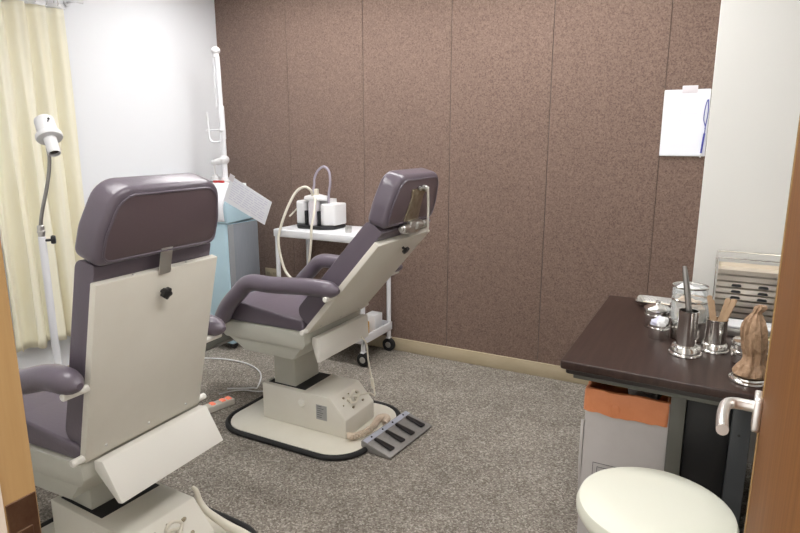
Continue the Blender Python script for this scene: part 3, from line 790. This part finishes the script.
# shallow tray
t = thing('shallow_tray', 'shallow steel tray lying at back of desk by brown wall', 'tray', (-.185, 2.715, Z), math.radians(-2))
fp0 = rounded([(-.075, -.045), (.075, -.045), (.075, .045), (-.075, .045)], .012, 4); fp1 = rounded([(-.098, -.066), (.098, -.066), (.098, .066), (-.098, .066)], .02, 4)
fpi0 = rounded([(-.073, -.043), (.073, -.043), (.073, .043), (-.073, .043)], .012, 4); fpi1 = rounded([(-.094, -.062), (.094, -.062), (.094, .062), (-.094, .062)], .018, 4)
def dish(o0, o1, i0, i1, h, b):
    bm_ = bmesh.new()
    R_ = [[bm_.verts.new((x, y, z)) for x, y in pts] for pts, z in ((o0, 0), (o1, h), (i1, h), (i0, b))]
    bm_.faces.new(R_[0]); bm_.faces.new(R_[3])
    for A, Bq in zip(R_, R_[1:]):
        for i in range(len(A)): bm_.faces.new((A[i], A[(i+1) % len(A)], Bq[(i+1) % len(A)], Bq[i]))
    bmesh.ops.recalc_face_normals(bm_, faces=bm_.faces)
    mb = MB(); mb.add(bm_); return mb
dish(fp0, fp1, fpi0, fpi1, .026, .002).obj('body', M['steel'], t)
MB().prism(rounded([(-.072, -.042), (.072, -.042), (.072, .042), (-.072, .042)], .01, 3), .0022, .004, 'z', b=.0005, seg=1).obj('lining', M['beige_tray'], t)
# small steel pots
def pot(x, y, r, h, label, lid, fill, seed):
    t = thing('steel_pot', label, 'pot', (x, y, Z), 0, 'small steel pots')
    m = MB(); m.lathe([(0, 0), (r*.93, 0), (r*.97, .003), (r*.97, h*.72), (r*1.03, h*.74), (r*1.03, h*.80), (r*.97, h*.82), (r*.97, h), (r*.91, h), (r*.91, .006), (0, .006)], 36); m.obj('body', M['steel'], t)
    if lid:
        m = MB(); m.lathe([(r*1.02, h), (r*1.05, h+.002), (r*1.04, h+.008), (r*.8, h+.018), (r*.25, h+.024), (r*.14, h+.028), (r*.2, h+.036), (0, h+.04)], 36); m.obj('lid', M['steel'], t)
    if fill:
        for k_, (dx, dy, dz, mm) in enumerate(((-.35, -.2, 0, 'cotton_lilac'), (.35, .1, .006, 'white_cloth'), (-.05, .4, .004, 'cotton_lilac'), (.2, -.45, .0, 'white_cloth'))):
            m = MB(); m.ball((r*dx, r*dy, h+.004+dz), r*.48, r*.45, r*.42, .12, seed+k_); m.obj('cotton_ball', M[mm], t)
pot(-.150, 2.262, .036, .052, 'small steel pot filled with cotton, foremost at left', False, True, 2)
pot(-.170, 2.396, .046, .066, 'small lidded steel pot behind the cotton-filled pot', True, False, 5)
# glass-topped canisters
def canister(x, y, r, h, label, fill):
    t = thing('canister', label, 'jar', (x, y, Z), 0, 'glass topped canisters')
    hb = h*.50
    m = MB(); m.lathe([(0, 0), (r*.95, 0), (r, .004), (r, hb-.008), (r*1.03, hb-.006), (r*1.03, hb), (r*.95, hb), (r*.95, .006), (0, .006)], 40); m.obj('steel_base', M['steel'], t)
    m = MB(); m.lathe([(r*.97, hb), (r*.97, h-.006), (r*.94, h-.006), (r*.94, hb)], 40); m.obj('glass_wall', M['glass_alpha'], t)
    m = MB(); m.lathe([(r*.95, h-.006), (r*1.0, h-.006), (r*1.01, h-.001), (r*.98, h+.001), (r*.95, h)], 40); m.obj('rim', M['steel'], t)
    m = MB()
    for k_ in range(7):
        a_ = k_*2.4; q = r*.5*math.sqrt((k_+.3)/7)
        m.ball((q*math.cos(a_), q*math.sin(a_), h-.028+.010*math.sin(k_*2)), r*.42, r*.40, r*.34, .12, k_)
    m.ball((0, 0, h-.06), r*.8, r*.8, .05, .05, 3)
    m.obj('contents', M[fill], t)
    m = MB(); m.ball((-r*.45, -r*.62, hb+.016), .012, .008, .010, .1, 1); m.obj('yellow_tag', M['yellow'], t)
canister(-.058, 2.312, .064, .146, 'glass-topped steel canister with beige gauze behind the forceps stand', 'cotton_beige')
canister(-.068, 2.480, .064, .156, 'glass-topped steel canister with white cotton, nearest the column', 'white_cloth')
# stands
def stand(x, y, rb, rc, h, label, hf=.024):
    t = thing('instrument_stand', label, 'stand', (x, y, Z), 0, 'flared steel stands')
    m = MB(); m.lathe([(0, 0), (rb*.97, 0), (rb, .003), (rb*.98, .008), (rb*.90, .010), (rb*.88, hf*.8), (rb*.80, hf), (rc*1.06, hf+.002), (0, hf+.002)], 44); m.obj('base', M['steel'], t)
    m = MB(); m.lathe([(rc, hf), (rc, h-.003), (rc*1.04, h), (rc*.93, h), (rc*.92, hf+.01), (0, hf+.01)], 40); m.obj('tube', M['steel'], t)
    return t
stand(-.055, 2.122, .052, .0305, .150, 'taller flared steel stand holding the forceps', .031)
stand(.030, 2.203, .046, .033, .112, 'shorter flared steel stand holding wooden sticks', .028)
t = thing('forceps', 'steel forceps standing upright in the taller flared stand', 'forceps', (-.058, 2.122, Z))
m = MB()
for s in (-1, 1):
    m.tube([(.012, s*.006, .040), (.006, s*.007, .12), (-.006, s*.006, .20), (-.018, s*.004, .265), (-.024, 0, .296)], lambda u: .0050+.0025*math.sin(PI*u), 8, 6, flat=(.7, 1.25))
m.obj('arms', M['steel_dark'], t)
R = random.Random(11)
for k_ in range(6):
    a_ = -.62+k_*.2; dx = .014*math.sin(k_*2.3); dy = .012*math.cos(k_*1.7)
    tx = -.28 if k_ < 2 else .16+.06*k_
    L_ = .155 if k_ != 1 else .145
    mx = T((dx*.5, dy*.6, .036)) @ RZ(R.uniform(-25, 25)) @ RY(math.degrees(math.atan(tx))*(.75)) @ RX(R.uniform(-5, 5))
    m = MB(); m.prism(rounded([(-.0075, 0), (.0075, 0), (.0075, L_*.88), (.0085, L_), (-.0085, L_), (-.0075, L_*.88)], .006, 3), -.0012+k_*.0004, .0012+k_*.0004, 'y', b=.0004, seg=1, mx=mx)
    o = m.obj('wooden_stick', M['wood_stick'])
    tag(o, 'flat wooden stick in the shorter flared steel stand', 'stick', 'wooden sticks in the stand', loc=(.030, 2.203, Z))
# tan bag on a steel stand
t = thing('round_stand', 'low round steel base under the tan bag at desk front edge', 'stand', (.125, 1.960, Z))
m = MB(); m.lathe([(0, 0), (.051, 0), (.054, .003), (.053, .008), (.047, .011), (.045, .016), (0, .017)], 44); m.obj('disc', M['steel'], t)
def pleat(an, z):
    f = 1 if .03 < z else 0
    return 1+f*(.085*math.sin(6*an+16*z)+.06*math.sin(10*an-11*z+1)+.04*math.sin(17*an+5*z)+.10*math.cos(an-.6)*(1 if z > .12 else .3))
m = MB(); m.lathe([(.0, .020), (.043, .020), (.047, .024), (.046, .034), (.040, .050), (.034, .064), (.030, .076), (.031, .088), (.034, .105), (.037, .125), (.038, .145), (.0375, .165), (.034, .183), (.027, .200), (.019, .214), (.0125, .223), (.0145, .231), (.018, .240), (.012, .247), (0, .244)], 72, None, wob=pleat)
for v in m.bm.verts:
    z = v.co.z
    if z > .09:
        q = z-.09; v.co.x += -.012*math.sin(q*16)+.12*max(0, q-.10); v.co.y += .02*q
    if z > .225: v.co.x += .25*(z-.225)
for v in m.bm.verts:
    v.co.z = .020+(v.co.z-.020)*.93
    if v.co.z > .06: v.co.x *= .88; v.co.y *= .9
    v.co.x += .006*min(1, v.co.z/.05)
tag(m.obj('tan_bag', M['brown_bag'], None, 60), 'wrinkled tan bag tied at its top, standing upright at desk front', 'bag', loc=(.125, 1.960, Z))
# squat jars on the right
def squat(x, y, label, r=.05, h=.066):
    t = thing('squat_jar', label, 'jar', (x, y, Z), 0, 'squat steel jars')
    m = MB(); m.lathe([(0, 0), (r*.9, 0), (r, .006), (r, h*.55), (r*1.06, h*.6), (r*1.06, h*.7), (r*.98, h*.74), (r*.98, h), (r*.9, h), (r*.9, .006), (0, .006)], 40); m.obj('body', M['steel'], t)
    m = MB()
    for k_ in range(6):
        a_ = k_*1.05; m.ball((r*.45*math.cos(a_), r*.45*math.sin(a_), h*.92), r*.36, r*.36, r*.26, .1, k_)
    m.obj('swabs', M['yellow'], t)
    return t
j = squat(.128, 2.118, 'squat lidded steel jar directly behind the tan bag')
m = MB(); m.lathe([(.051, .066), (.053, .069), (.050, .076), (.03, .084), (.008, .087), (.011, .095), (0, .098)], 40); m.obj('lid', M['steel'], j)
squat(.222, 2.20, 'squat open steel jar with yellow swabs next to the door')
# low bright box in front of the rack
t = thing('instrument_case', 'low steel case lying in front of the tray rack', 'case', (.125, 2.455, Z))
MB().box(-.09, .09, -.05, .05, 0, .030, .004, 2).obj('body', M['steel_dull'], t)
MB().box(-.092, .092, -.052, .052, .0302, .040, .004, 2).obj('lid', M['white_enamel'], t)
# tray rack
t = thing('tray_rack', 'steel rack with open top frame standing against white column', 'rack', (.132, 2.690, Z))
t.scale = (1, 1, .93)
m = MB()
for s in (-1, 1):
    x = s*.121
    m.box(x-.0015, x+.0015, -.085, -.060, .0, .236, .0006, 1); m.box(x-.0015, x+.0015, .060, .085, .0, .236, .0006, 1)
    m.box(x-.0015, x+.0015, -.060, .060, .0, .012, .0006, 1); m.box(x-.0015, x+.0015, -.060, .060, .224, .236, .0006, 1)
    for k_ in range(8): m.box(x-.001, x+.006*(-s)+.001*s, -.08, .08, .018+k_*.0262, .0195+k_*.0262, 0)
m.obj('side_frame', M['steel'], t)
m = MB()
m.tube([(-.121, -.082, .23), (-.121, -.082, .262), (-.117, -.082, .27), (.117, -.082, .27), (.121, -.082, .262), (.121, -.082, .23)], .004, 10, 0)
m.tube([(-.121, .082, .23), (-.121, .082, .262), (-.117, .082, .27), (.117, .082, .27), (.121, .082, .262), (.121, .082, .23)], .004, 10, 0)
m.tube([(-.121, -.082, .266), (-.121, .082, .266)], .004, 10, 0); m.tube([(.121, -.082, .266), (.121, .082, .266)], .004, 10, 0)
m.obj('top_frame', M['steel'], t)
pos = ['topmost', 'second from top', 'third from top', 'fourth from top', 'fifth from top', 'sixth from top', 'seventh from top', 'lowest']
for k_ in range(8):
    z = .2025-k_*.0262
    extra = ' with two dark notches' if 2 <= k_ <= 4 else ''
    tr = thing('instrument_tray', 'flat steel tray%s, %s in the rack' % (extra, pos[k_]), 'tray', (.132, 2.690, Z+(z+.0012)*.93), 0, 'trays in the rack')
    m = MB()
    m.box(-.113, .113, -.088, .08, 0, .0012, .0004, 1)
    m.prism([(-.0905, .0175), (-.088, .0), (-.0868, .0), (-.0893, .0175)], -.113, .113, 'x', b=0)
    m.box(-.113, .113, .0785, .08, 0, .017, 0); m.box(-.113, -.1118, -.088, .08, 0, .017, 0); m.box(.1118, .113, -.088, .08, 0, .017, 0)
    m.obj('body', M['tray_steel'], tr)
    if 2 <= k_ <= 4:
        for x in (-.045, .045):
            q = MB().prism(rounded([(x-.020, .002), (x+.020, .002), (x+.013, .012), (x-.013, .012)], .004, 3), -.0930, -.0880, 'y', b=.001)
            q.obj('grip_notch', M['black'], tr)

# ------------------------------------------------------------------ camera, light, view
cam = bpy.data.cameras.new('camera'); co = bpy.data.objects.new('camera', cam); COL.objects.link(co)
cam.sensor_width = 36; cam.lens = 36*600/800; cam.clip_start = .02
co.location = (0, 0, 1.4)
pitch = math.atan(600/2834)
co.rotation_euler = (PI/2-pitch, 0, math.radians(28.07))
scn.camera = co
M['diffuser'].node_tree.nodes['Principled BSDF'].inputs['Emission Strength'].default_value = 7.6
w = bpy.data.worlds.new('corridor_light'); scn.world = w; w.use_nodes = True
w.node_tree.nodes['Background'].inputs[0].default_value = (1, .97, .93, 1)
w.node_tree.nodes['Background'].inputs[1].default_value = .8
vs = scn.view_settings
vs.view_transform = 'Standard'; vs.look = 'None'; vs.gamma = 1; vs.use_curve_mapping = False
vs.exposure = 1.16
